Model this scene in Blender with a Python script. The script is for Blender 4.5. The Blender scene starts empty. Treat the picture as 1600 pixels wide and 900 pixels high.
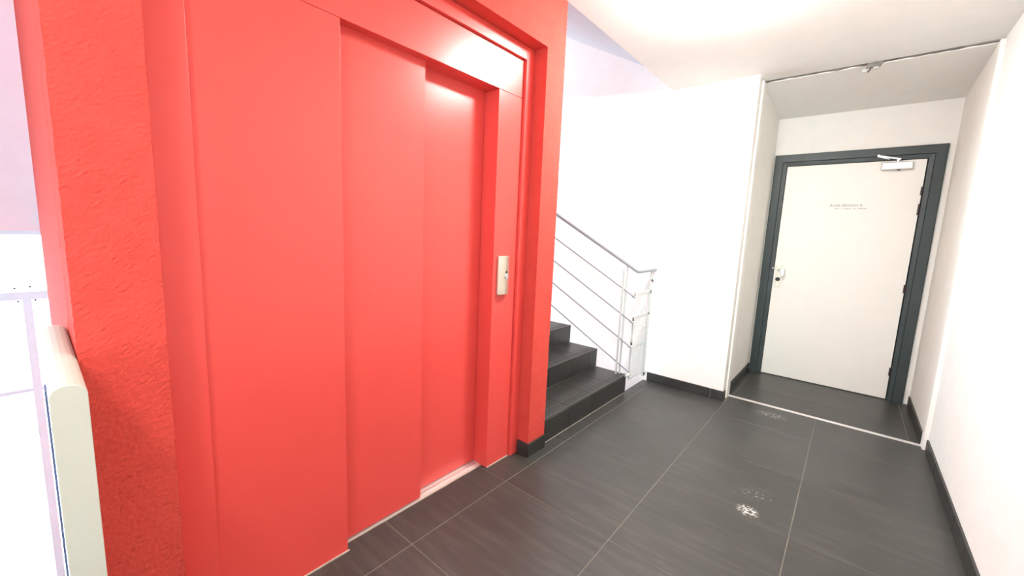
import bpy, bmesh, math, random
from mathutils import Vector, Matrix, noise
random.seed(7)
scene = bpy.context.scene
C = scene.collection

# ------------------------------------------------------------------ camera
YAW, PITCH, ROLL, FPX, CAMZ = 0.696460188, -0.137828829, 0.0423939181, 632.430652, 1.32
fw = Vector((-math.sin(YAW)*math.cos(PITCH), math.cos(YAW)*math.cos(PITCH), math.sin(PITCH)))
rt = Vector((math.cos(YAW), math.sin(YAW), 0)); up = rt.cross(fw)
r2 = math.cos(ROLL)*rt + math.sin(ROLL)*up
u2 = -math.sin(ROLL)*rt + math.cos(ROLL)*up
cam_d = bpy.data.cameras.new('camera'); cam = bpy.data.objects.new('camera', cam_d); C.objects.link(cam)
cam_d.sensor_fit = 'HORIZONTAL'; cam_d.sensor_width = 36.0; cam_d.lens = FPX/1600*36.0
cam_d.clip_start = 0.02; cam_d.clip_end = 200
cam.matrix_world = Matrix(((r2.x, u2.x, -fw.x, 0), (r2.y, u2.y, -fw.y, 0), (r2.z, u2.z, -fw.z, CAMZ), (0, 0, 0, 1)))
scene.camera = cam

# ------------------------------------------------------------------ daylight, exposure
world = bpy.data.worlds.new('sky'); scene.world = world; world.use_nodes = True
wn = world.node_tree.nodes['Background']
wn.inputs[0].default_value = (0.80, 0.90, 1.0, 1); wn.inputs[1].default_value = 4.8
vs = scene.view_settings
vs.view_transform = 'Standard'; vs.look = 'None'; vs.gamma = 1.0; vs.exposure = 1.2; vs.use_curve_mapping = False
LAMP_W = 135.0         # radiance of the hall ceiling lamp's shade
LAMP_W2 = 65.0        # the same for the unseen lamp added behind the camera
LAMP_COL = (1.0, 0.97, 0.90)

def portal(loc, rot, sx, sy):
    l = bpy.data.lights.new('daylight_portal', 'AREA'); l.shape = 'RECTANGLE'; l.size = sx; l.size_y = sy
    l.cycles.is_portal = True
    o = bpy.data.objects.new('daylight_portal', l); C.objects.link(o); o.location = loc; o.rotation_euler = rot
portal((-5.62, 0.5, -0.7), (0, -math.pi/2, 0), 3.7, 5.8)
portal((-5.62, 1.85, 3.3), (0, -math.pi/2, 0), 3.4, 3.1)
portal((-3.4, -1.25, 6.25), (0, 0, 0), 3.6, 1.5)
portal((-3.4, 2.8, 6.25), (0, 0, 0), 3.6, 1.0)
portal((-0.4, -2.82, 1.15), (math.pi/2, 0, math.pi), 1.2, 2.1)

# ------------------------------------------------------------------ materials
def new_mat(name):
    m = bpy.data.materials.new(name); m.use_nodes = True
    return m, m.node_tree.nodes, m.node_tree.links, m.node_tree.nodes['Principled BSDF']
def coords(n, l, scale=(1, 1, 1)):
    t = n.new('ShaderNodeNewGeometry'); mp = n.new('ShaderNodeMapping'); mp.inputs['Scale'].default_value = scale
    l.new(t.outputs['Position'], mp.inputs['Vector']); return mp.outputs['Vector']
def nz(n, l, vec, scale, detail=4, rough=.55):
    t = n.new('ShaderNodeTexNoise'); t.inputs['Scale'].default_value = scale
    t.inputs['Detail'].default_value = detail; t.inputs['Roughness'].default_value = rough
    l.new(vec, t.inputs['Vector']); return t.outputs['Fac']
def ramp(n, l, fac, stops):
    r = n.new('ShaderNodeValToRGB'); e = r.color_ramp.elements
    while len(e) < len(stops): e.new(0.5)
    for el, (p, c) in zip(e, stops): el.position = p; el.color = (*c, 1)
    l.new(fac, r.inputs['Fac']); return r.outputs['Color']
def bump(n, l, b, h, strength, dist):
    k = n.new('ShaderNodeBump'); k.inputs['Strength'].default_value = strength; k.inputs['Distance'].default_value = dist
    l.new(h, k.inputs['Height']); l.new(k.outputs['Normal'], b.inputs['Normal'])
def plain(name, col, rough=.5, metal=0., spec=.5, noise_amt=.04, bump_s=0., bscale=60):
    m, n, l, b = new_mat(name)
    v = coords(n, l)
    f = nz(n, l, v, 9)
    l.new(ramp(n, l, f, [(.3, tuple(c*(1-noise_amt) for c in col)), (.7, tuple(min(1, c*(1+noise_amt)) for c in col))]), b.inputs['Base Color'])
    b.inputs['Roughness'].default_value = rough; b.inputs['Metallic'].default_value = metal
    b.inputs['Specular IOR Level'].default_value = spec
    if bump_s: bump(n, l, b, nz(n, l, v, bscale, 3), bump_s, .004)
    return m
M = {}
M['plaster'] = plain('white_plaster', (.88, .865, .82), .85, spec=.2, noise_amt=.02, bump_s=.25, bscale=45)
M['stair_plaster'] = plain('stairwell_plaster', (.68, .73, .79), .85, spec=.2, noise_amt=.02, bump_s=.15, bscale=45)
M['ceiling'] = plain('ceiling_paint', (.90, .885, .845), .9, spec=.15, noise_amt=.015, bump_s=.1, bscale=30)
M['red_metal'] = plain('red_painted_steel', (.72, .074, .062), .30, spec=.5, noise_amt=.012)
M['dark_frame'] = plain('dark_green_grey_paint', (.032, .046, .046), .45, noise_amt=.12)
M['door_white'] = plain('white_door_paint', (.88, .865, .81), .5, noise_amt=.01)
M['white_steel'] = plain('white_painted_steel', (.56, .60, .59), .4, noise_amt=.02)
M['grey_steel'] = plain('pale_grey_rail_paint', (.25, .28, .31), .4, noise_amt=.02)
M['cream'] = plain('cream_laminate', (.52, .52, .44), .45, noise_amt=.02)
M['bloom_blue'] = plain('bloom_tinted_aluminium', (.58, .88, .98), .4, noise_amt=.02)  # bloom of the bright window put into the frame's base colour
M['blue_grey'] = plain('blue_grey_steel', (.10, .12, .24), .45, noise_amt=.05)
M['alu'] = plain('brushed_aluminium', (.78, .77, .74), .38, metal=.55, noise_amt=.05)
M['champagne'] = plain('champagne_steel', (.66, .60, .49), .36, metal=.75, noise_amt=.03)
M['chrome'] = plain('chrome', (.85, .85, .84), .15, metal=1.)
M['black'] = plain('black_plastic', (.012, .013, .015), .4, noise_amt=.1)
M['hinge'] = plain('dark_hinge', (.035, .02, .022), .5)
M['ink'] = plain('grey_ink', (.30, .30, .27), .7)
M['ink_pale'] = plain('pale_ink', (.48, .47, .42), .7)
M['grout'] = plain('grey_beige_grout', (.17, .155, .13), .9, noise_amt=.2)
M['pale_grout'] = plain('pale_grout', (.46, .41, .34), .9, noise_amt=.2)
M['concrete'] = plain('concrete', (.45, .44, .42), .9, noise_amt=.1)
M['foam'] = plain('grey_joint_foam', (.22, .22, .20), .95, noise_amt=.4, bump_s=.6, bscale=80)

# roughcast red render
m, n, l, b = new_mat('red_roughcast'); M['roughcast'] = m
v = coords(n, l)
f1 = nz(n, l, v, 120, 4, .6); f2 = nz(n, l, v, 330, 3, .6)
mx = n.new('ShaderNodeMath'); mx.operation = 'MULTIPLY_ADD'; mx.inputs[1].default_value = .45
l.new(f2, mx.inputs[0]); l.new(f1, mx.inputs[2])
l.new(ramp(n, l, nz(n, l, v, 14), [(.3, (.60, .061, .045)), (.7, (.65, .070, .052))]), b.inputs['Base Color'])
b.inputs['Roughness'].default_value = .85; b.inputs['Specular IOR Level'].default_value = .25
bump(n, l, b, mx.outputs[0], .7, .003)

# slate tiles: streaks run along x, pale specks and paint scuffs lie on the hall floor
def slate(name, streak, marks, k=1.):
    m, n, l, b = new_mat(name)
    v = coords(n, l, streak); v1 = coords(n, l)
    a = nz(n, l, v, 9, 6, .65); c2 = nz(n, l, v1, 2.2, 3)
    mix = n.new('ShaderNodeMath'); mix.operation = 'MULTIPLY_ADD'; mix.inputs[1].default_value = .5
    l.new(c2, mix.inputs[0]); l.new(a, mix.inputs[2])
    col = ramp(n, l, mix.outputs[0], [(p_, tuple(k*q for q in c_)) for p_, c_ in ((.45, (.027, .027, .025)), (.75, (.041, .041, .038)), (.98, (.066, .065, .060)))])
    if marks:
        def mask(cx, cy, rx, ry, sc, th):
            g = coords(n, l); mp = n.new('ShaderNodeMapping'); mp.vector_type = 'POINT'
            mp.inputs['Location'].default_value = (-cx/rx, -cy/ry, 0); mp.inputs['Scale'].default_value = (1/rx, 1/ry, 0)
            l.new(g, mp.inputs['Vector'])
            ln = n.new('ShaderNodeVectorMath'); ln.operation = 'LENGTH'; l.new(mp.outputs[0], ln.inputs[0])
            s1 = n.new('ShaderNodeMath'); s1.operation = 'SUBTRACT'; s1.inputs[0].default_value = 1.0; s1.use_clamp = True
            l.new(ln.outputs['Value'], s1.inputs[1])
            t = nz(n, l, v1, sc, 4, .7)
            s2 = n.new('ShaderNodeMath'); s2.operation = 'GREATER_THAN'; s2.inputs[1].default_value = th
            l.new(t, s2.inputs[0])
            s3 = n.new('ShaderNodeMath'); s3.operation = 'MULTIPLY'; l.new(s1.outputs[0], s3.inputs[0]); l.new(s2.outputs[0], s3.inputs[1])
            s4 = n.new('ShaderNodeMath'); s4.operation = 'MULTIPLY'; s4.use_clamp = True; s4.inputs[1].default_value = 1.6; l.new(s3.outputs[0], s4.inputs[0])
            return s4.outputs[0]
        for args, cc, k in (((-.252, 2.193, .055, .055, 60, .52), (.62, .62, .58), 1), ((-.245, 2.37, .085, .06, 60, .58), (.30, .30, .28), 1), ((-.34, 3.60, .12, .07, 30, .5), (.22, .21, .19), .5)):
            mm = n.new('ShaderNodeMix'); mm.data_type = 'RGBA'; l.new(mask(*args), mm.inputs['Factor'])
            l.new(col, mm.inputs['A']); mm.inputs['B'].default_value = (*cc, 1); col = mm.outputs['Result']
        vo = n.new('ShaderNodeTexVoronoi'); vo.inputs['Scale'].default_value = 2.6; l.new(v1, vo.inputs['Vector'])
        lt = n.new('ShaderNodeMath'); lt.operation = 'LESS_THAN'; lt.inputs[1].default_value = .012; l.new(vo.outputs['Distance'], lt.inputs[0])
        mm = n.new('ShaderNodeMix'); mm.data_type = 'RGBA'; l.new(lt.outputs[0], mm.inputs['Factor'])
        l.new(col, mm.inputs['A']); mm.inputs['B'].default_value = (.45, .43, .38, 1); col = mm.outputs['Result']
    l.new(col, b.inputs['Base Color'])
    rr = n.new('ShaderNodeMapRange'); rr.inputs['To Min'].default_value = .30; rr.inputs['To Max'].default_value = .52
    l.new(a, rr.inputs['Value']); l.new(rr.outputs['Result'], b.inputs['Roughness'])
    b.inputs['Specular IOR Level'].default_value = .55
    bump(n, l, b, a, .12, .004)
    return m
M['slate'] = slate('black_slate_tile', (.35, 3.2, 1), True)
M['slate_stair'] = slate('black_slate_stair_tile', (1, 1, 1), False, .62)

# clear glazing
m, n, l, b = new_mat('window_glass'); M['glass'] = m
n.remove(b); tr = n.new('ShaderNodeBsdfTransparent'); gl = n.new('ShaderNodeBsdfGlossy'); gl.inputs['Roughness'].default_value = .02
tr.inputs['Color'].default_value = (.93, .97, .98, 1)
fr = n.new('ShaderNodeFresnel'); fr.inputs['IOR'].default_value = 1.3; mixs = n.new('ShaderNodeMixShader')
l.new(fr.outputs[0], mixs.inputs[0]); l.new(tr.outputs[0], mixs.inputs[1]); l.new(gl.outputs[0], mixs.inputs[2])
l.new(mixs.outputs[0], n['Material Output'].inputs['Surface'])
def emis(name, col, s):
    m, n, l, b = new_mat(name); b.inputs['Base Color'].default_value = (.9, .9, .9, 1)
    b.inputs['Emission Color'].default_value = (*col, 1); b.inputs['Emission Strength'].default_value = s; return m

# ------------------------------------------------------------------ helpers
def add_box(bm, x0, x1, y0, y1, z0, z1):
    vs_ = [bm.verts.new((x, y, z)) for z in (z0, z1) for y in (y0, y1) for x in (x0, x1)]
    for f in ((0, 2, 3, 1), (4, 5, 7, 6), (0, 1, 5, 4), (2, 6, 7, 3), (0, 4, 6, 2), (1, 3, 7, 5)):
        bm.faces.new([vs_[i] for i in f])
def add_tube(bm, pts, r, seg=10):
    pts = [Vector(p) for p in pts]; rings = []
    for i, p in enumerate(pts):
        if i == 0: d = pts[1]-p
        elif i == len(pts)-1: d = p-pts[i-1]
        else: d = (pts[i+1]-p).normalized() + (p-pts[i-1]).normalized()
        d.normalize()
        ref = Vector((0, 0, 1)) if abs(d.z) < .9 else Vector((1, 0, 0))
        a = d.cross(ref).normalized(); b2 = d.cross(a)
        rings.append([bm.verts.new(p + r*(math.cos(t)*a + math.sin(t)*b2)) for t in [2*math.pi*k/seg for k in range(seg)]])
    for A, B in zip(rings, rings[1:]):
        for k in range(seg): bm.faces.new((A[k], A[(k+1) % seg], B[(k+1) % seg], B[k]))
    bm.faces.new(rings[0]); bm.faces.new(rings[-1][::-1])
def add_prism(bm, poly, axis, a0, a1):
    """extrude a 2-D polygon along an axis: 'x' takes (y,z), 'y' takes (x,z), 'z' takes (x,y)"""
    mk = {'x': lambda p, a: (a, p[0], p[1]), 'y': lambda p, a: (p[0], a, p[1]), 'z': lambda p, a: (p[0], p[1], a)}[axis]
    A = [bm.verts.new(mk(p, a0)) for p in poly]; B = [bm.verts.new(mk(p, a1)) for p in poly]
    k = len(poly)
    bm.faces.new(A); bm.faces.new(B[::-1])
    for i in range(k): bm.faces.new((A[i], B[i], B[(i+1) % k], A[(i+1) % k]))
def finish(name, bm, mat, parent=None, bevel=0., smooth=False, seg=2):
    bmesh.ops.recalc_face_normals(bm, faces=bm.faces)
    if bevel: bmesh.ops.bevel(bm, geom=list(bm.edges), offset=bevel, segments=seg, affect='EDGES', profile=.5, clamp_overlap=True)
    off = Vector((0, 0, 0))
    if parent is not None:
        p = parent
        while p is not None: off += p.location; p = p.parent
        bmesh.ops.translate(bm, verts=bm.verts, vec=-off)
    me = bpy.data.meshes.new(name); bm.to_mesh(me); bm.free()
    if smooth:
        for p in me.polygons: p.use_smooth = True
    me.materials.append(M[mat] if isinstance(mat, str) else mat)
    o = bpy.data.objects.new(name, me); C.objects.link(o)
    if parent is not None: o.parent = parent
    return o
def box(name, x0, x1, y0, y1, z0, z1, mat, parent=None, bevel=0.):
    bm = bmesh.new(); add_box(bm, x0, x1, y0, y1, z0, z1); return finish(name, bm, mat, parent, bevel)
def boxes(name, lst, mat, parent=None, bevel=0.):
    bm = bmesh.new()
    for t in lst: add_box(bm, *t)
    return finish(name, bm, mat, parent, bevel)
def tube(name, pts, r, mat, parent=None, seg=10):
    bm = bmesh.new(); add_tube(bm, pts, r, seg); return finish(name, bm, mat, parent, smooth=False)
def prism(name, poly, axis, a0, a1, mat, parent=None, bevel=0.):
    bm = bmesh.new(); add_prism(bm, poly, axis, a0, a1); return finish(name, bm, mat, parent, bevel)
def thing(name, label, cat, loc, group=None):
    o = bpy.data.objects.new(name, None); C.objects.link(o); o.location = loc; o.empty_display_size = .1
    o['label'] = label; o['category'] = cat
    if group: o['group'] = group
    return o
def struct(o, label, cat):
    o['kind'] = 'structure'; o['label'] = label; o['category'] = cat; return o
def label(o, t): o['label'] = t; return o
def text_mesh(name, body, size, mat, parent, loc, sx=1.0):
    """flat lettering standing in the xz plane, facing -y"""
    cu = bpy.data.curves.new(name, 'FONT'); cu.body = body; cu.size = size; cu.align_x = 'CENTER'; cu.extrude = .0004
    t = bpy.data.objects.new(name, cu); C.objects.link(t)
    bpy.context.view_layer.update()
    me = bpy.data.meshes.new_from_object(t.evaluated_get(bpy.context.evaluated_depsgraph_get()))
    bpy.data.objects.remove(t); bpy.data.curves.remove(cu)
    off = Vector((0, 0, 0)); p = parent
    while p is not None: off += p.location; p = p.parent
    for vtx in me.vertices:
        x, y, z = vtx.co; vtx.co = Vector((x*sx, -z, y)) + Vector(loc) - off
    me.name = name; me.materials.clear(); me.materials.append(M[mat])
    o = bpy.data.objects.new(name, me); C.objects.link(o); o.parent = parent; return o

# ------------------------------------------------------------------ room planes (metres)
XF = -1.34            # face of the lift shaft and edge of the floor slabs
XR = 0.52             # right wall
YB = 3.617            # back wall beside the stairs
YJ = 3.80             # building joint
YD = 4.735            # wall with the door
ZC = 2.56             # ceiling
YN = -2.6             # wall behind the camera
XW = -5.4             # window wall of the stairwell
SY0, SY1 = 0.05, 1.972        # lift shaft
NY0, NY1, NZ = 0.211, 1.81, 2.275   # lift niche

# ------------------------------------------------------------------ floor with tiles
fl = boxes('floor', [(-1.34, .66, YN, YB+.0, -.22, -.0016), (-1.375, -1.34, 1.972, 3.617, -.22, -.0016), (-.72, .66, YB, YD+.2, -.22, -.0016),
                     (-1.62, -1.34, YN, SY0, -.22, -.0016), (-1.60, -1.34, NY0, NY1, -.22, -.0016)], 'grout')
struct(fl, 'hall floor of large black slate tiles', 'floor')
XL = [-2.475, -1.875, -1.275, -.674, -.074, .526]
YL = [YN - .06 + 0*k for k in range(0)] + [-2.66, -2.06, -1.46, -.86, -.26, .34, .94, 1.54, 2.12, 2.71, 3.32, 3.93]
G = .0023
tile_cache = {}
def tile(x0, x1, y0, y1, parent=fl, mat='slate', z=0., th=.0015):
    w, d = round(x1-x0-2*G, 4), round(y1-y0-2*G, 4)
    if w < .012 or d < .012: return
    key = (w, d, mat, th)
    if key not in tile_cache:
        bm = bmesh.new(); add_box(bm, 0, w, 0, d, -th, 0)
        bmesh.ops.bevel(bm, geom=[e for e in bm.edges if all(q.co.z > -th/2 for q in e.verts)], offset=.0006, segments=1, affect='EDGES')
        me = bpy.data.meshes.new('floor_tile'); bm.to_mesh(me); bm.free(); me.materials.append(M[mat]); tile_cache[key] = me
    o = bpy.data.objects.new('floor_tile', tile_cache[key]); C.objects.link(o); o.parent = parent
    o.location = (x0+G, y0+G, z)
    return o
def tiles_in(x0, x1, y0, y1):
    xs = sorted({x0, x1} | {x for x in XL if x0 < x < x1}); ys = sorted({y0, y1} | {y for y in YL if y0 < y < y1})
    for a, b_ in zip(xs, xs[1:]):
        for c_, d_ in zip(ys, ys[1:]): tile(a, b_, c_, d_)
tiles_in(-1.275, -.674, YN, YB-.008)            # hall
tiles_in(-.674, XR-.008, YN, YJ-.03)
tile(-.69, -.674, YB-.008, YJ-.03)
# border row before the lift and the stairs: tiles notched around the shaft, the lift front and the first riser
edge = [(YN, 0., -1.62), (0., NY0, -1.33), (NY0, .743, -1.432), (.743, 1.56, -1.475), (1.56, NY1, -1.432), (NY1, 1.985, -1.331), (1.985, 3.19, -1.3595), (3.19, YB-.008, -1.372)]
ys = sorted({YN, YB-.008} | {y for y in YL if YN < y < YB-.008})
for y0, y1 in zip(ys, ys[1:]):
    poly = [(-1.275-G, y0+G), (-1.275-G, y1-G)]
    for a, c, x in reversed(edge):
        lo, hi = max(a, y0+G), min(c, y1-G)
        if hi - lo > .004: poly += [(x+.002, hi), (x+.002, lo)]
    prism('floor_tile', poly, 'z', -.0015, 0., 'slate', fl)
for a, b_ in ((-.705, -.655), (-.655, .44), (.44, .50)):
    tile(a, b_, YJ+.012, 4.15); tile(a, b_, 4.15, YD+.03)

# ------------------------------------------------------------------ walls, ceilings
struct(box('wall_back', XW, -.695, YB, YJ-.02, -3, 6, 'plaster'), 'white plaster wall behind the stair railing', 'wall')
struct(box('wall_right', XR, XR+.16, YN, YJ-.02, -.22, 2.76, 'plaster'), 'white plaster wall along the right of the hall', 'wall')
struct(box('wall_alcove_left', -.86, -.705, YJ, YD+.2, -.22, 2.76, 'plaster'), 'short left wall of the door alcove', 'wall')
struct(box('wall_alcove_right', .505, .68, YJ, YD+.2, -.22, 2.76, 'plaster'), 'short right wall of the door alcove', 'wall')
struct(boxes('wall_door', [(-.705, -.64, YD, YD+.2, 0, 2.5), (.41, .505, YD, YD+.2, 0, 2.5), (-.64, .41, YD, YD+.2, 2.09, 2.5), (-.64, .41, YD+.12, YD+.2, 0, 2.09)], 'plaster'), 'wall around the white door at the end of the alcove', 'wall')
struct(box('ceiling', XF, XR, YN, YJ-.015, ZC, ZC+.22, 'ceiling'), 'white hall ceiling', 'ceiling')
struct(prism('ceiling_alcove', [(YJ+.012, 2.552), (YD+.2, 2.478), (YD+.2, 2.76), (YJ+.012, 2.76)], 'x', -.705, .505, 'ceiling'), 'lower ceiling of the door alcove', 'ceiling')
# lift shaft with the niche for the lift front; the roughcast faces are dense and uneven
bm = bmesh.new()
def rough_face(bm, u0, u1, w0, w1, fn, step=.007):
    nu = max(1, int((u1-u0)/step)); nw = max(1, int((w1-w0)/step)); rows = []
    for i in range(nu+1):
        rows.append([bm.verts.new(fn(u0+(u1-u0)*i/nu, w0+(w1-w0)*j/nw)) for j in range(nw+1)])
    for i in range(nu):
        for j in range(nw): bm.faces.new((rows[i][j], rows[i+1][j], rows[i+1][j+1], rows[i][j+1]))
def dsp(p):
    p = Vector(p)
    return (.0006*noise.noise(p*95) + .0014*noise.noise(p*210+Vector((5, 1, 2))))
def fx(y, z): return (XF + dsp((XF, y, z)), y + dsp((y, z, 3.1))*(1 if y in (SY0, SY1, NY0, NY1) else 0), z)
E_ = .0
add_box(bm, -4.14, -1.60, SY0, SY1, -3, 6)
add_box(bm, -1.60, XF-.004, SY0+.001, NY0-.001, -3, 6)
add_box(bm, -1.60, XF-.004, NY1+.001, SY1-.001, -3, 6)
add_box(bm, -1.60, XF-.004, NY0-.001, NY1+.001, NZ+.001, 6)
add_box(bm, -1.60, XF-.004, NY0-.001, NY1+.001, -3, -.23)
rough_face(bm, SY0, NY0, -.0, 2.62, fx)
rough_face(bm, NY1, SY1, -.0, 2.62, fx)
rough_face(bm, NY0, NY1, NZ, 2.62, fx, .009)
rough_face(bm, -1.60, XF, 0, 2.62, lambda x, z: (x + (dsp((XF, SY0, z)) if x == XF else 0), SY0 + dsp((x, 3.1, z))*(0 if x == XF else 1) + (dsp((SY0, z, 3.1)) if x == XF else 0), z), .01)
rough_face(bm, -1.60, XF, 0, 2.62, lambda x, z: (x + (dsp((XF, SY1, z)) if x == XF else 0), SY1 + (dsp((SY1, z, 3.1)) if x == XF else 0), z), .01)
rough_face(bm, -1.60, XF, 0, NZ, lambda x, z: (x + (dsp((XF, NY1, z)) if x == XF else 0), NY1 + (dsp((NY1, z, 3.1)) if x == XF else 0), z), .01)
rough_face(bm, -1.60, XF, 0, NZ, lambda x, z: (x + (dsp((XF, NY0, z)) if x == XF else 0), NY0 + (dsp((NY0, z, 3.1)) if x == XF else 0), z), .01)
rough_face(bm, -1.60, XF, NY0, NY1, lambda x, y: (x + (dsp((XF, y, NZ)) if x == XF else 0), y, NZ), .01)
struct(finish('wall_shaft', bm, 'roughcast'), 'red roughcast lift shaft around the lift front', 'wall')
# stairwell shell
struct(boxes('wall_left', [(XW-.2, XW, YN, 3.8, 1.155, 1.62), (XW-.2, XW, YN, .30, 1.62, 6), (XW-.2, XW, 3.4, 3.8, 1.62, 6), (XW-.2, XW, .30, 3.4, 5.0, 6),
                           (XW-.2, XW, YN, 3.8, -3, -2.55), (XW-.2, XW, YN, -2.4, -2.55, 1.155), (XW-.2, XW, 3.4, 3.8, -2.55, 1.155)], 'stair_plaster'), 'pale stairwell wall above the bright window', 'wall')
struct(boxes('wall_near', [(XW, -1.0, YN-.2, YN, -3, 6), (.2, XR+.16, YN-.2, YN, -3, 2.76), (-1.0, .2, YN-.2, YN, 2.2, 6), (-1.0, .2, YN-.2, YN, -3, .1)], 'plaster'), 'white wall behind the viewer', 'wall')
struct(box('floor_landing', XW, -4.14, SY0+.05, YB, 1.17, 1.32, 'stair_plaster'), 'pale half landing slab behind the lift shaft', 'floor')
struct(box('floor_below', XW, .6, YN, YB, -3.2, -3, 'concrete'), 'floor of the storey below', 'floor')
struct(boxes('ceiling_stairwell', [(XW, XF, -.5, 2.3, 6, 6.2), (XW, -5.2, YN, YB, 6, 6.2), (-1.6, XF, YN, YB, 6, 6.2), (-5.2, -1.6, YN, -2.0, 6, 6.2), (-5.2, -1.6, 3.3, YB, 6, 6.2)], 'stair_plaster'), 'ceiling at the top of the stairwell', 'ceiling')
struct(box('wall_upper', XF, XF+.1, YN, YB, ZC+.22, 6, 'stair_plaster'), 'stairwell wall of the storey above', 'wall')
struct(box('wall_lower', XF-.0, XF+.1, YN, YB, -3, -.22, 'stair_plaster'), 'stairwell wall of the storey below', 'wall')

# ------------------------------------------------------------------ skirting tiles
def skirting(name, lab, segs):
    root = bpy.data.objects.new(name, None); C.objects.link(root); struct(root, lab, 'baseboard')
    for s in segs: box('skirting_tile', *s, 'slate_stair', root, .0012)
    return root
K = .0015; HB = .083
def run(a, b_, joints): q = [a] + [j for j in joints if a < j < b_] + [b_]; return list(zip(q, q[1:]))
skirting('baseboard_back', 'black tile skirting under the white wall beside the stair railing',
         [(a+K, c-K, YB-.011, YB, 0, HB) for a, c in run(-1.34, -.692, [-.79])] + [(-.695, -.684, YB-.011, YB+.045, 0, HB)])
skirting('baseboard_right', 'black tile skirting along the right wall', [(XR-.011, XR, a+K, c-K, 0, HB) for a, c in run(YN, YJ-.10, YL)])
skirting('baseboard_alcove_left', 'black tile skirting on the left of the door alcove', [(-.705, -.694, a+K, c-K, 0, HB) for a, c in run(YJ+.012, YD-.03, [4.15])])
skirting('baseboard_alcove_right', 'black tile skirting on the right of the door alcove', [(.494, .505, a+K, c-K, 0, HB) for a, c in run(YJ+.012, YD-.03, [4.15])])
skirting('baseboard_shaft', 'black tile skirting on the red pillar beside the steps',
         [(XF, XF+.011, NY1-.009, SY1, 0, HB), (-1.415, XF-.001, NY1-.011, NY1, 0, HB), (XF, XF+.011, SY0+.005, NY0, 0, HB)])

# ------------------------------------------------------------------ building joint: covers and threshold
def trim(name, lab, *bs, mat='white_steel', bevel=.002):
    o = boxes(name, bs, mat, None, bevel); return struct(o, lab, 'trim')
trim('trim_1', 'white joint cover strip at the left of the alcove', (-.699, -.683, YJ-.085, YJ+.012, 0, 2.545), mat='door_white')
trim('trim_2', 'white joint cover strip at the right of the alcove', (.497, .521, YJ-.075, YJ+.006, 0, 2.545), mat='door_white')
t3 = bpy.data.objects.new('trim_3', None); C.objects.link(t3); t3.location = (-.09, YJ, 0); struct(t3, 'pale metal joint profile across the alcove floor', 'trim')
for k in range(3): box('metal_strip', -.688, .50, YJ-.026+k*.0125, YJ-.026+k*.0125+.0095, -.005, .004, 'alu', t3, .001)
box('rubber_bed', -.688, .50, YJ-.028, YJ+.011, -.006, .0, 'black', t3)
# ragged foam in the ceiling joint
bm = bmesh.new(); N = 90; rows = []
for i in range(N+1):
    x = -.70 + 1.215*i/N; w = i/N
    a = .003 + .004*noise.noise(Vector((x*9, 0, 0))) + .012*max(0, (w-.72)/.28)
    z = ZC + .004 - .007*noise.noise(Vector((x*14, 3, 0)))
    rows.append([bm.verts.new((x, YJ-.016-max(0, a), ZC-.001)), bm.verts.new((x, YJ-.012, z-.003)), bm.verts.new((x, YJ+.008+abs(a), z-.006)), bm.verts.new((x, YJ+.014, z-.010)), bm.verts.new((x, YJ+.014, ZC+.05)), bm.verts.new((x, YJ-.016, ZC+.05))])
for A, B in zip(rows, rows[1:]):
    for k in range(6): bm.faces.new((A[k], A[(k+1) % 6], B[(k+1) % 6], B[k]))
bm.faces.new(rows[0]); bm.faces.new(rows[-1][::-1])
struct(finish('trim_4', bm, 'foam'), 'ragged grey sealant in the ceiling joint above the alcove', 'trim')
# end of an old cable clip hanging out of the joint
ck = thing('cable_clip', 'small torn grey cable clip hanging from the ceiling joint', 'clip', (-.05, YJ, ZC))
bm = bmesh.new(); add_prism(bm, [(-.085, ZC-.002), (-.035, ZC+.002), (-.005, ZC-.004), (-.02, ZC-.030), (-.05, ZC-.034), (-.095, ZC-.028)], 'y', YJ-.022, YJ+.004); finish('foam_piece', bm, 'foam', ck, .002)
tube('wire', [(-.062, YJ-.018, ZC-.02), (-.07, YJ-.022, ZC-.045), (-.082, YJ-.024, ZC-.062)], .004, 'hinge', ck, 6)
bm = bmesh.new(); bmesh.ops.create_icosphere(bm, subdivisions=2, radius=.014, matrix=Matrix.Translation((-.10, YJ-.018, ZC-.045)) @ Matrix.Diagonal((1.2, .8, .9, 1))); finish('plaster_lump', bm, 'white_steel', ck, smooth=True)
bm = bmesh.new(); bmesh.ops.create_icosphere(bm, subdivisions=2, radius=.012, matrix=Matrix.Translation((-.04, YJ-.018, ZC-.038)) @ Matrix.Diagonal((1.5, .8, .6, 1))); finish('plaster_lump', bm, 'white_steel', ck, smooth=True)

# ------------------------------------------------------------------ lift front
lift = thing('elevator_front', 'red painted steel lift front with two telescopic sliding door panels', 'elevator', (-1.48, 1.0, 0))
PX, SX = -1.437, -1.42          # front planes of the panels and of the proud outer frame
label(box('frame_strip', -1.59, SX, NY0+.002, .310, 0, NZ-.002, 'red_metal', lift, .0015), 'left red outer frame strip')
label(box('frame_strip', -1.59, SX, 1.743, NY1-.001, 0, NZ-.002, 'red_metal', lift, .0015), 'right red outer frame strip')
label(box('frame_strip', -1.59, SX, .311, 1.742, 2.208, NZ-.002, 'red_metal', lift, .0015), 'top red outer frame strip')
label(box('header_panel', -1.575, PX, .312, 1.741, 2.0195, 2.205, 'red_metal', lift, .0012), 'red header panel over the doors')
label(box('side_panel', -1.468, PX, .312, .743, .002, 2.018, 'red_metal', lift, .0012), 'wide fixed red panel left of the doors')
jamb = label(box('jamb_panel', -1.56, PX, 1.557, 1.741, .001, 2.018, 'red_metal', lift, .0012), 'narrow red jamb carrying the call button')
label(box('door_leaf', -1.523, -1.485, .69, 1.142, .010, 2.04, 'red_metal', lift, .0015), 'front sliding door panel')
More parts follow.
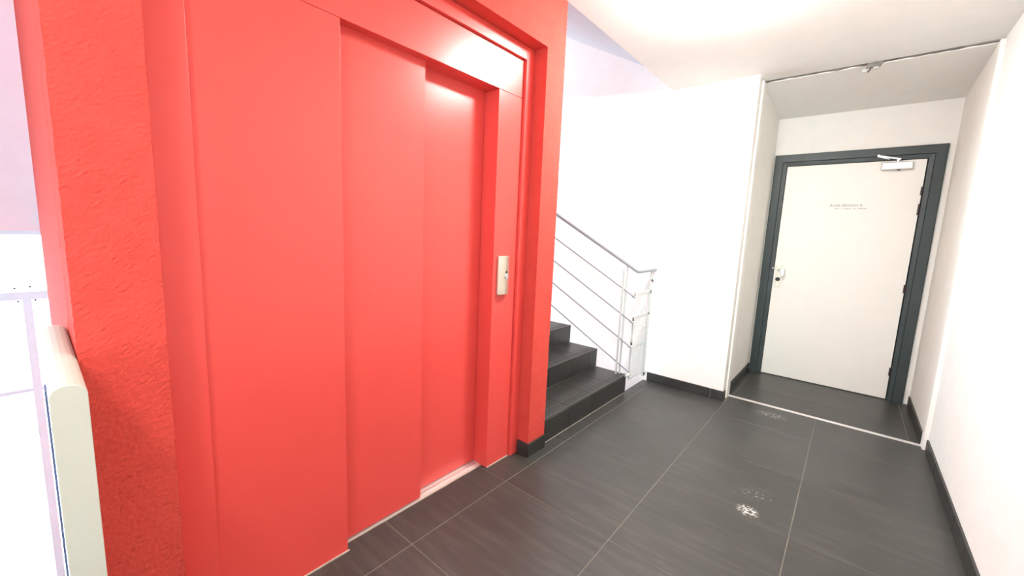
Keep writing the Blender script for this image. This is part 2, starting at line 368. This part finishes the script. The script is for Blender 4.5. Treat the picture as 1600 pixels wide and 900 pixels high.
label(box('door_leaf', -1.575, -1.535, 1.09, 1.5545, .010, 2.04, 'red_metal', lift, .0015), 'rear sliding door panel')
sill = label(boxes('door_sill', [(-1.59, -1.565, .744, 1.5565, -.006, .006), (-1.562, -1.543, .744, 1.5565, -.006, .006), (-1.540, -1.513, .744, 1.5565, -.006, .006),
                           (-1.510, -1.498, .744, 1.5565, -.006, .006), (-1.497, -1.477, .744, 1.5565, -.006, .002)], 'alu', lift), 'grooved aluminium door sill')
box('groove_shade', -1.59, -1.477, .744, 1.5565, -.006, .001, 'black', sill)  # black bed darkens the grooves, their shade put into colour
box('sill_edge', -1.4765, -1.4745, .744, 1.556, -.004, .0035, 'pale_grout', sill)
box('grout_bead', -1.437, -1.4315, .312, .748, -.004, .003, 'pale_grout', lift); box('grout_bead', -1.437, -1.433, 1.562, 1.741, -.004, .0025, 'pale_grout', lift)
# call panel on the jamb: curved face, button with ring, inscription slot
prof = [(1.5865, PX+.0005), (1.5865, PX+.010)]
for k in range(9):
    a = k/8; prof.append((1.589 + a*.078, PX + .016 + .009*math.sin(math.pi*a)))
prof += [(1.6695, PX+.010), (1.6695, PX+.0005)]
bm = bmesh.new(); add_prism(bm, [(x, y) for y, x in prof], 'z', .984, 1.190)
cp = label(finish('call_panel', bm, 'champagne', lift, .0015), 'champagne coloured steel call panel')
def disc_x(name, y, z, r, x0, x1, mat, parent, seg=24):
    return tube(name, [(x0, y, z), (x1, y, z)], r, mat, parent, seg)
disc_x('button_ring', 1.636, 1.083, .0155, PX+.02, PX+.0275, 'chrome', cp)
disc_x('call_button', 1.636, 1.083, .0115, PX+.02, PX+.030, 'chrome', cp)
disc_x('indicator_light', 1.636, 1.105, .0065, PX+.02, PX+.0262, 'black', cp, 16)
box('engraved_arrow', PX+.0245, PX+.0252, 1.632, 1.6385, 1.125, 1.142, 'ink_pale', cp)

# ------------------------------------------------------------------ white door with dark frame
dr = bpy.data.objects.new('door_1', None); C.objects.link(dr); dr.location = (-.12, YD, 0)
struct(dr, 'white flush door in a dark green grey frame at the end of the alcove', 'door')
def casing(name, path_sign):
    pass
fx0, fx1, fzt = -.694, .466, 2.152
ix0, ix1, izt = -.594, .356, 2.048
pr = [(0, YD), (0, YD-.022), (.006, YD-.026), (.066, YD-.026), (.070, YD-.010), (.100, YD-.006), (.104, YD+.02), (.104, YD+.06), (0, YD+.06)]   # profile: inset, y
def mitre_piece(bm, path):          # path: list of functions inset -> (x,z)
    rings = [[bm.verts.new((*(lambda q: (q[0], y, q[1]))(f_(ins)),)) for ins, y in pr] for f_ in path]
    k = len(pr)
    for A, B in zip(rings, rings[1:]):
        for i in range(k): bm.faces.new((A[i], B[i], B[(i+1) % k], A[(i+1) % k]))
    bm.faces.new(rings[0]); bm.faces.new(rings[-1][::-1])
bm = bmesh.new()
mitre_piece(bm, [lambda s: (fx0+s, 0.), lambda s: (fx0+s, fzt-s), lambda s: (fx1-s, fzt-s), lambda s: (fx1-s, 0.)])
label(finish('door_frame', bm, 'dark_frame', dr), 'dark green grey moulded door frame')
leaf = label(box('door_leaf', -.589, .358, YD+.004, YD+.046, .006, 2.046, 'door_white', dr, .0015), 'plain white door leaf')
yl = YD + .004
# handle plate, lever, thumb turn
hp = box('handle_plate', -.566, -.530, yl-.006, yl, .892, 1.105, 'champagne', leaf, .002)
tube('lever_handle', [(-.548, yl-.004, 1.06), (-.548, yl-.045, 1.06), (-.535, yl-.056, 1.06), (-.515, yl-.056, 1.045), (-.512, yl-.056, 1.00)], .010, 'alu', leaf, 12)
bm = bmesh.new(); add_box(bm, -.528, -.496, yl-.066, yl-.050, 1.005, 1.078); finish('lever_grip', bm, 'alu', leaf, .005)
bm = bmesh.new(); add_tube(bm, [(-.548, yl-.004, .969), (-.548, yl-.03, .969)], .019, 20); finish('thumb_turn', bm, 'black', leaf, .002)
tube('latch_keep', [(-.597, YD-.012, 1.075), (-.597, YD-.02, 1.075)], .008, 'champagne', leaf, 8)
# hinges
for z0, z1 in ((1.757, 1.823), (1.597, 1.685), (.945, 1.016), (.22, .29)):
    bm = bmesh.new(); zz = [z0, z0+(z1-z0)*.32, z0+(z1-z0)*.68, z1]
    for a, c in zip(zz, zz[1:]): add_tube(bm, [(.357, yl-.012, a+.001), (.357, yl-.012, c-.001)], .0085, 10)
    add_box(bm, .350, .366, yl-.010, yl+.002, z0, z1); finish('hinge', bm, 'hinge', leaf)
# closer
cl = label(box('door_closer', .083, .279, yl-.046, yl, 1.968, 2.030, 'alu', leaf, .008), 'silver overhead door closer')
label(prism('closer_arm', [(.052, 2.082), (.052, 2.094), (.20, 2.056), (.20, 2.044)], 'y', yl-.040, yl-.034, 'alu', leaf, .001), 'folded arm of the door closer')
label(prism('closer_arm', [(.052, 2.078), (.052, 2.088), (.11, 2.066), (.13, 2.06), (.13, 2.052)], 'y', yl-.033, yl-.028, 'alu', leaf, .001), 'second arm of the door closer')
tube('arm_pivot', [(.185, yl-.024, 2.028), (.185, yl-.024, 2.054)], .014, 'alu', leaf, 14)
tube('arm_joint', [(.056, yl-.045, 2.088), (.056, yl-.012, 2.088)], .009, 'alu', leaf, 12)
box('valve_cap', .185, .205, yl-.036, yl-.02, 1.960, 1.969, 'black', leaf, .002)
# sign
sg = thing('door_sign', 'small pale lettered sign on the white door', 'sign', (-.105, yl, 1.62))
box('sign_plate', -.225, .018, yl-.0025, yl-.0002, 1.628, 1.705, 'door_white', sg, .0008)
text_mesh('sign_lettering', 'Acc\u00e8s b\u00e2timent A', .039, 'ink', sg, (-.112, yl-.0028, 1.668), .82)
bm = bmesh.new(); x = -.185
for w in (.012, .008, .010, 0, .008, 0, .010, .008, .012, .010, .008, 0, .010, .008, 0, .010, .012, .008, .010, .012, .008):   # small print too faint to read
    if w: add_box(bm, x, x+w*.7, yl-.0029, yl-.0024, 1.646, 1.646+.010+.3*abs(w-.01))
    x += (w or .012) + .0005
finish('small_print', bm, 'ink_pale', sg)

# ------------------------------------------------------------------ stairs
RI, GO, SX1, STY0, STY1 = .161, .287, -1.36, 1.973, 3.19
st = thing('staircase', 'black tiled steps rising beside the red lift shaft', 'staircase', (SX1, 2.6, 0))
NS = 8
core = [(SX1-.006, -.2)]
for k in range(NS):
    core += [(SX1-.006-k*GO, (k+1)*RI-.008), (SX1-.006-(k+1)*GO, (k+1)*RI-.008)]
core += [(SX1-.006-NS*GO, NS*RI-.25), (SX1-.30, -.2)]
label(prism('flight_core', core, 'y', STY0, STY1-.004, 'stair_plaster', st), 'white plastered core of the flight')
yj = [STY0, 2.292, 2.598, 2.903, STY1]
for k in range(NS):
    x = SX1 - k*GO; z = (k+1)*RI
    ysr = yj if k % 2 == 0 else [STY0, 2.145, 2.45, 2.755, 3.05, STY1]
    for a, c in zip(ysr, ysr[1:]):
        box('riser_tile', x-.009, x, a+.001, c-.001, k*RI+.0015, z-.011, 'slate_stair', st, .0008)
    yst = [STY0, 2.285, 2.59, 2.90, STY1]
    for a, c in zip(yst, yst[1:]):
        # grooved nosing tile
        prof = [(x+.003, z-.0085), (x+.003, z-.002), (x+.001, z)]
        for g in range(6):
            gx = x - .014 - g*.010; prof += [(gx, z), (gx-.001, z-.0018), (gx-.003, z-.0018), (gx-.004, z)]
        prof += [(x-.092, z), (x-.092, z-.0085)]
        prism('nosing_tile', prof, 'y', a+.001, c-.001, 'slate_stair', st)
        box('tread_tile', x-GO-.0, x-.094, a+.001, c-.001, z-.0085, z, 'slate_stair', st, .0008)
box('nosing_grout', SX1-.006, SX1+.0022, STY0, STY1-.002, RI-.0112, RI-.0087, 'pale_grout', st)
box('nosing_grout', SX1-.006, SX1+.0015, STY0, STY1-.002, .0, .0025, 'pale_grout', st)
# next flight above: its plain soffit starts at the slab edge
uf = thing('staircase', 'white sloping underside of the upper stair flight above the black steps', 'staircase', (XF, 2.5, ZC))
pf = [(XF, ZC), (XF, ZC+.22)]
for k in range(8): pf += [(XF-.05-k*.30, ZC+.22+k*RI), (XF-.05-k*.30, ZC+.22+(k+1)*RI)]
pf += [(XF-.05-8*.30, ZC+.22+8*RI), (XF-.05-8*.30, ZC+.535*(.05+2.4))]
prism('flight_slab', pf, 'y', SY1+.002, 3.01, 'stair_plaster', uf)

# ------------------------------------------------------------------ stair railing
rl = thing('stair_railing', 'white steel stair railing with grey sloping bars and a mesh end panel', 'railing', (-1.4, 3.15, .16))
YR = 3.15; SL = .552
def zr(x, z0): return z0 - (x+1.32)*SL
xe = -3.6
def sloped(z0): return (xe, YR, zr(xe, z0)), (-1.32, YR, z0)
a, b_ = sloped(1.045)
label(tube('handrail', [a, b_, (-1.33, YR+.06, 1.038), (-1.345, YB-.01, 1.038)], .0125, 'grey_steel', rl, 14), 'grey round handrail')
for z0 in (.830, .618, .410, .196):
    a, b_ = sloped(z0); tube('rail_bar', [a, (-1.322, YR, z0)], .0058, 'grey_steel', rl, 8)
def flat_post(x, zb, zt):
    p = bpy.data.objects.new('post', None)
    return boxes('post', [(x-.006, x+.006, YR-.022, YR-.006, zb, zt-.05), (x+.012, x+.024, YR+.004, YR+.020, zb, zt-.012)], 'white_steel', rl, .001)
flat_post(-1.43, RI, 1.10); flat_post(-2.58, 5*RI, 1.10+1.15*SL)
# end return to the wall: upright flats, cross bars, mesh infill
XE = -1.352
boxes('end_upright', [(XE-.006, XE+.006, 3.525, 3.556, .06, 1.03)], 'white_steel', rl, .001)
for z in (.83, .62, .41): boxes('bar_end', [(XE-.004, XE+.03, YR+.005, YR+.05, z-.004, z+.004), (XE-.005, XE+.005, 3.215, 3.228, z-.02, z+.03)], 'white_steel', rl, .001)
for z in (.846, .648): box('cross_bar', XE-.006, XE+.006, 3.215, 3.556, z-.011, z+.011, 'white_steel', rl, .001)
for z in (.385, .110): box('cross_bar', XE-.006, XE+.006, 3.222, 3.545, z-.005, z+.005, 'white_steel', rl, .001)
box('mesh_edge', XE-.005, XE+.005, 3.215, 3.227, .11, .648, 'white_steel', rl, .001)
bm = bmesh.new()
for k in range(33): add_box(bm, XE-.0018, XE+.0018, 3.225, 3.53, .122+k*.016, .1252+k*.016)
for k in range(5): add_box(bm, XE-.0032, XE-.0018, 3.24+k*.065, 3.2425+k*.065, .11, .645)
o = finish('wire_mesh', bm, 'white_steel', rl); o['kind'] = 'stuff'
box('lower_return', XE-.004, XE+.02, YR, 3.225, .150, .163, 'white_steel', rl, .001)
for z in (.945, .085):
    tube('bolt', [(XE-.01, 3.541, z), (XE+.014, 3.541, z)], .010, 'black', rl, 10)
    tube('wall_bracket', [(XE, 3.548, z), (XE, YB, z+.004)], .006, 'white_steel', rl, 8)

# ------------------------------------------------------------------ cream guard panel beside the shaft
gp = thing('guard_panel', 'cream round-topped guard panel standing beside the red shaft', 'panel', (-1.3, .025, 0))
py0, py1, pzt = -.001, .0495, 1.002
prof = [(py0, 0)]
for k in range(9):
    a = math.pi*k/8; prof.append((.0243 - .0252*math.cos(a), pzt-.020 + .020*math.sin(a)))
prof.append((py1, 0))
bm = bmesh.new(); add_prism(bm, prof, 'x', -1.72, -1.09); o = finish('board', bm, 'cream', gp, .0015)
box('blue_grey_strip', -1.36, -1.30, -.0055, -.0015, .0, .935, 'blue_grey', gp, .001)  # thin blue-grey strip along the board's left side

# ------------------------------------------------------------------ windows
def window(name, lab): o = bpy.data.objects.new(name, None); C.objects.link(o); return struct(o, lab, 'window')
w1 = window('window_1', 'bright overexposed stairwell window with frame tinted pale blue to mimic glare')
w1.location = (XW-.05, .5, -.7)
XM0, XM1 = XW-.07, XW-.005
boxes('window_frame', [(XM0, XM1, -2.4, 3.4, 1.12, 1.155), (XM0, XM1, -2.4, 3.4, -2.55, -2.48), (XM0, XM1, -2.4, -2.33, -2.48, 1.12), (XM0, XM1, 3.33, 3.4, -2.48, 1.12)], 'bloom_blue', w1)
for z in (.563, -.26): box('transom', XM0, XM1, -2.33, 3.33, z, z+(.070 if z > 0 else .035), 'bloom_blue', w1, .002)
for y in (-1.25, -.056, 1.15, 2.3): box('mullion', XM0+.004, XM1+.002, y-.027, y+.027, -2.48, .563, 'bloom_blue', w1, .002)
for y, z in ((-.105, .552), (-.008, .556), (-.116, .668), (-.03, .675)): tube('screw', [(XM1-.002, y, z), (XM1+.006, y, z)], .009, 'blue_grey', w1, 8)
for a, c in ((-2.33, -1.25), (-1.25, -.056), (-.056, 1.15), (1.15, 2.3), (2.3, 3.33)):
    box('pane', XW-.042, XW-.038, a, c, .633, 1.12, 'glass', w1)
    box('pane', XW-.042, XW-.038, a, c, -.225, .563, 'glass', w1); box('pane', XW-.042, XW-.038, a, c, -2.48, -.26, 'glass', w1)
w2 = window('added_window_2', 'added tall stairwell window hidden behind the lift shaft'); w2.location = (XW-.05, 1.85, 3.3)  # window added out of view to light the stair side
boxes('window_frame', [(XM0, XM1, .3, 3.4, 1.62, 1.68), (XM0, XM1, .3, 3.4, 4.94, 5.0), (XM0, XM1, .3, .36, 1.68, 4.94), (XM0, XM1, 3.34, 3.4, 1.68, 4.94), (XM0, XM1, 1.82, 1.88, 1.68, 4.94)], 'bloom_blue', w2)
box('pane', XW-.042, XW-.038, .36, 1.82, 1.68, 4.94, 'glass', w2); box('pane', XW-.042, XW-.038, 1.88, 3.34, 1.68, 4.94, 'glass', w2)
w3 = window('added_window_3', 'added glazed opening in the wall behind the viewer'); w3.location = (-.4, YN-.1, 1.15)  # invented opening that lets daylight in from behind the camera
boxes('window_frame', [(-1.0, -.95, YN-.14, YN-.06, .1, 2.2), (.15, .2, YN-.14, YN-.06, .1, 2.2), (-.95, .15, YN-.14, YN-.06, .1, .16), (-.95, .15, YN-.14, YN-.06, 2.14, 2.2)], 'dark_frame', w3)
box('pane', -.95, .15, YN-.102, YN-.098, .16, 2.14, 'glass', w3)

for nm, ya, yb in (('added_skylight_4', -2.0, -.5), ('added_skylight_5', 2.3, 3.3)):  # skylights added out of view to brighten the stairwell walls
    w = window(nm, 'added unseen skylight over the stairwell beside the lift shaft, ' + ('viewer side' if ya < 0 else 'far side')); w.location = (-3.4, (ya+yb)/2, 6.1)
    boxes('window_frame', [(-5.2, -5.14, ya, yb, 6.06, 6.14), (-1.66, -1.6, ya, yb, 6.06, 6.14), (-5.14, -1.66, ya, ya+.06, 6.06, 6.14), (-5.14, -1.66, yb-.06, yb, 6.06, 6.14)], 'bloom_blue', w)
    box('pane', -5.14, -1.66, ya+.06, yb-.06, 6.098, 6.102, 'glass', w)

# ------------------------------------------------------------------ ceiling lamps (one above the frame, one added behind the viewer)
def ceiling_lamp(x, y, watts, lab):
    t = thing('ceiling_lamp', lab, 'lamp', (x, y, ZC), 'round ceiling lamps of the hall')
    bm = bmesh.new(); add_tube(bm, [(x, y, ZC), (x, y, ZC-.03)], .155, 32); finish('lamp_base', bm, 'white_steel', t, .003)
    bm = bmesh.new(); bmesh.ops.create_uvsphere(bm, u_segments=32, v_segments=12, radius=.145, matrix=Matrix.Translation((x, y, ZC-.028)) @ Matrix.Diagonal((1, 1, .5, 1)))
    finish('lamp_shade', bm, emis('lamp_diffuser', LAMP_COL, watts), t, smooth=True)
ceiling_lamp(-.64, 2.24, LAMP_W, 'round white ceiling lamp in front of the stairs')
ceiling_lamp(-.35, -.75, LAMP_W2, 'added round white ceiling lamp behind the viewer')  # unseen lamp added to cast the guard panel's shadow on the shaft
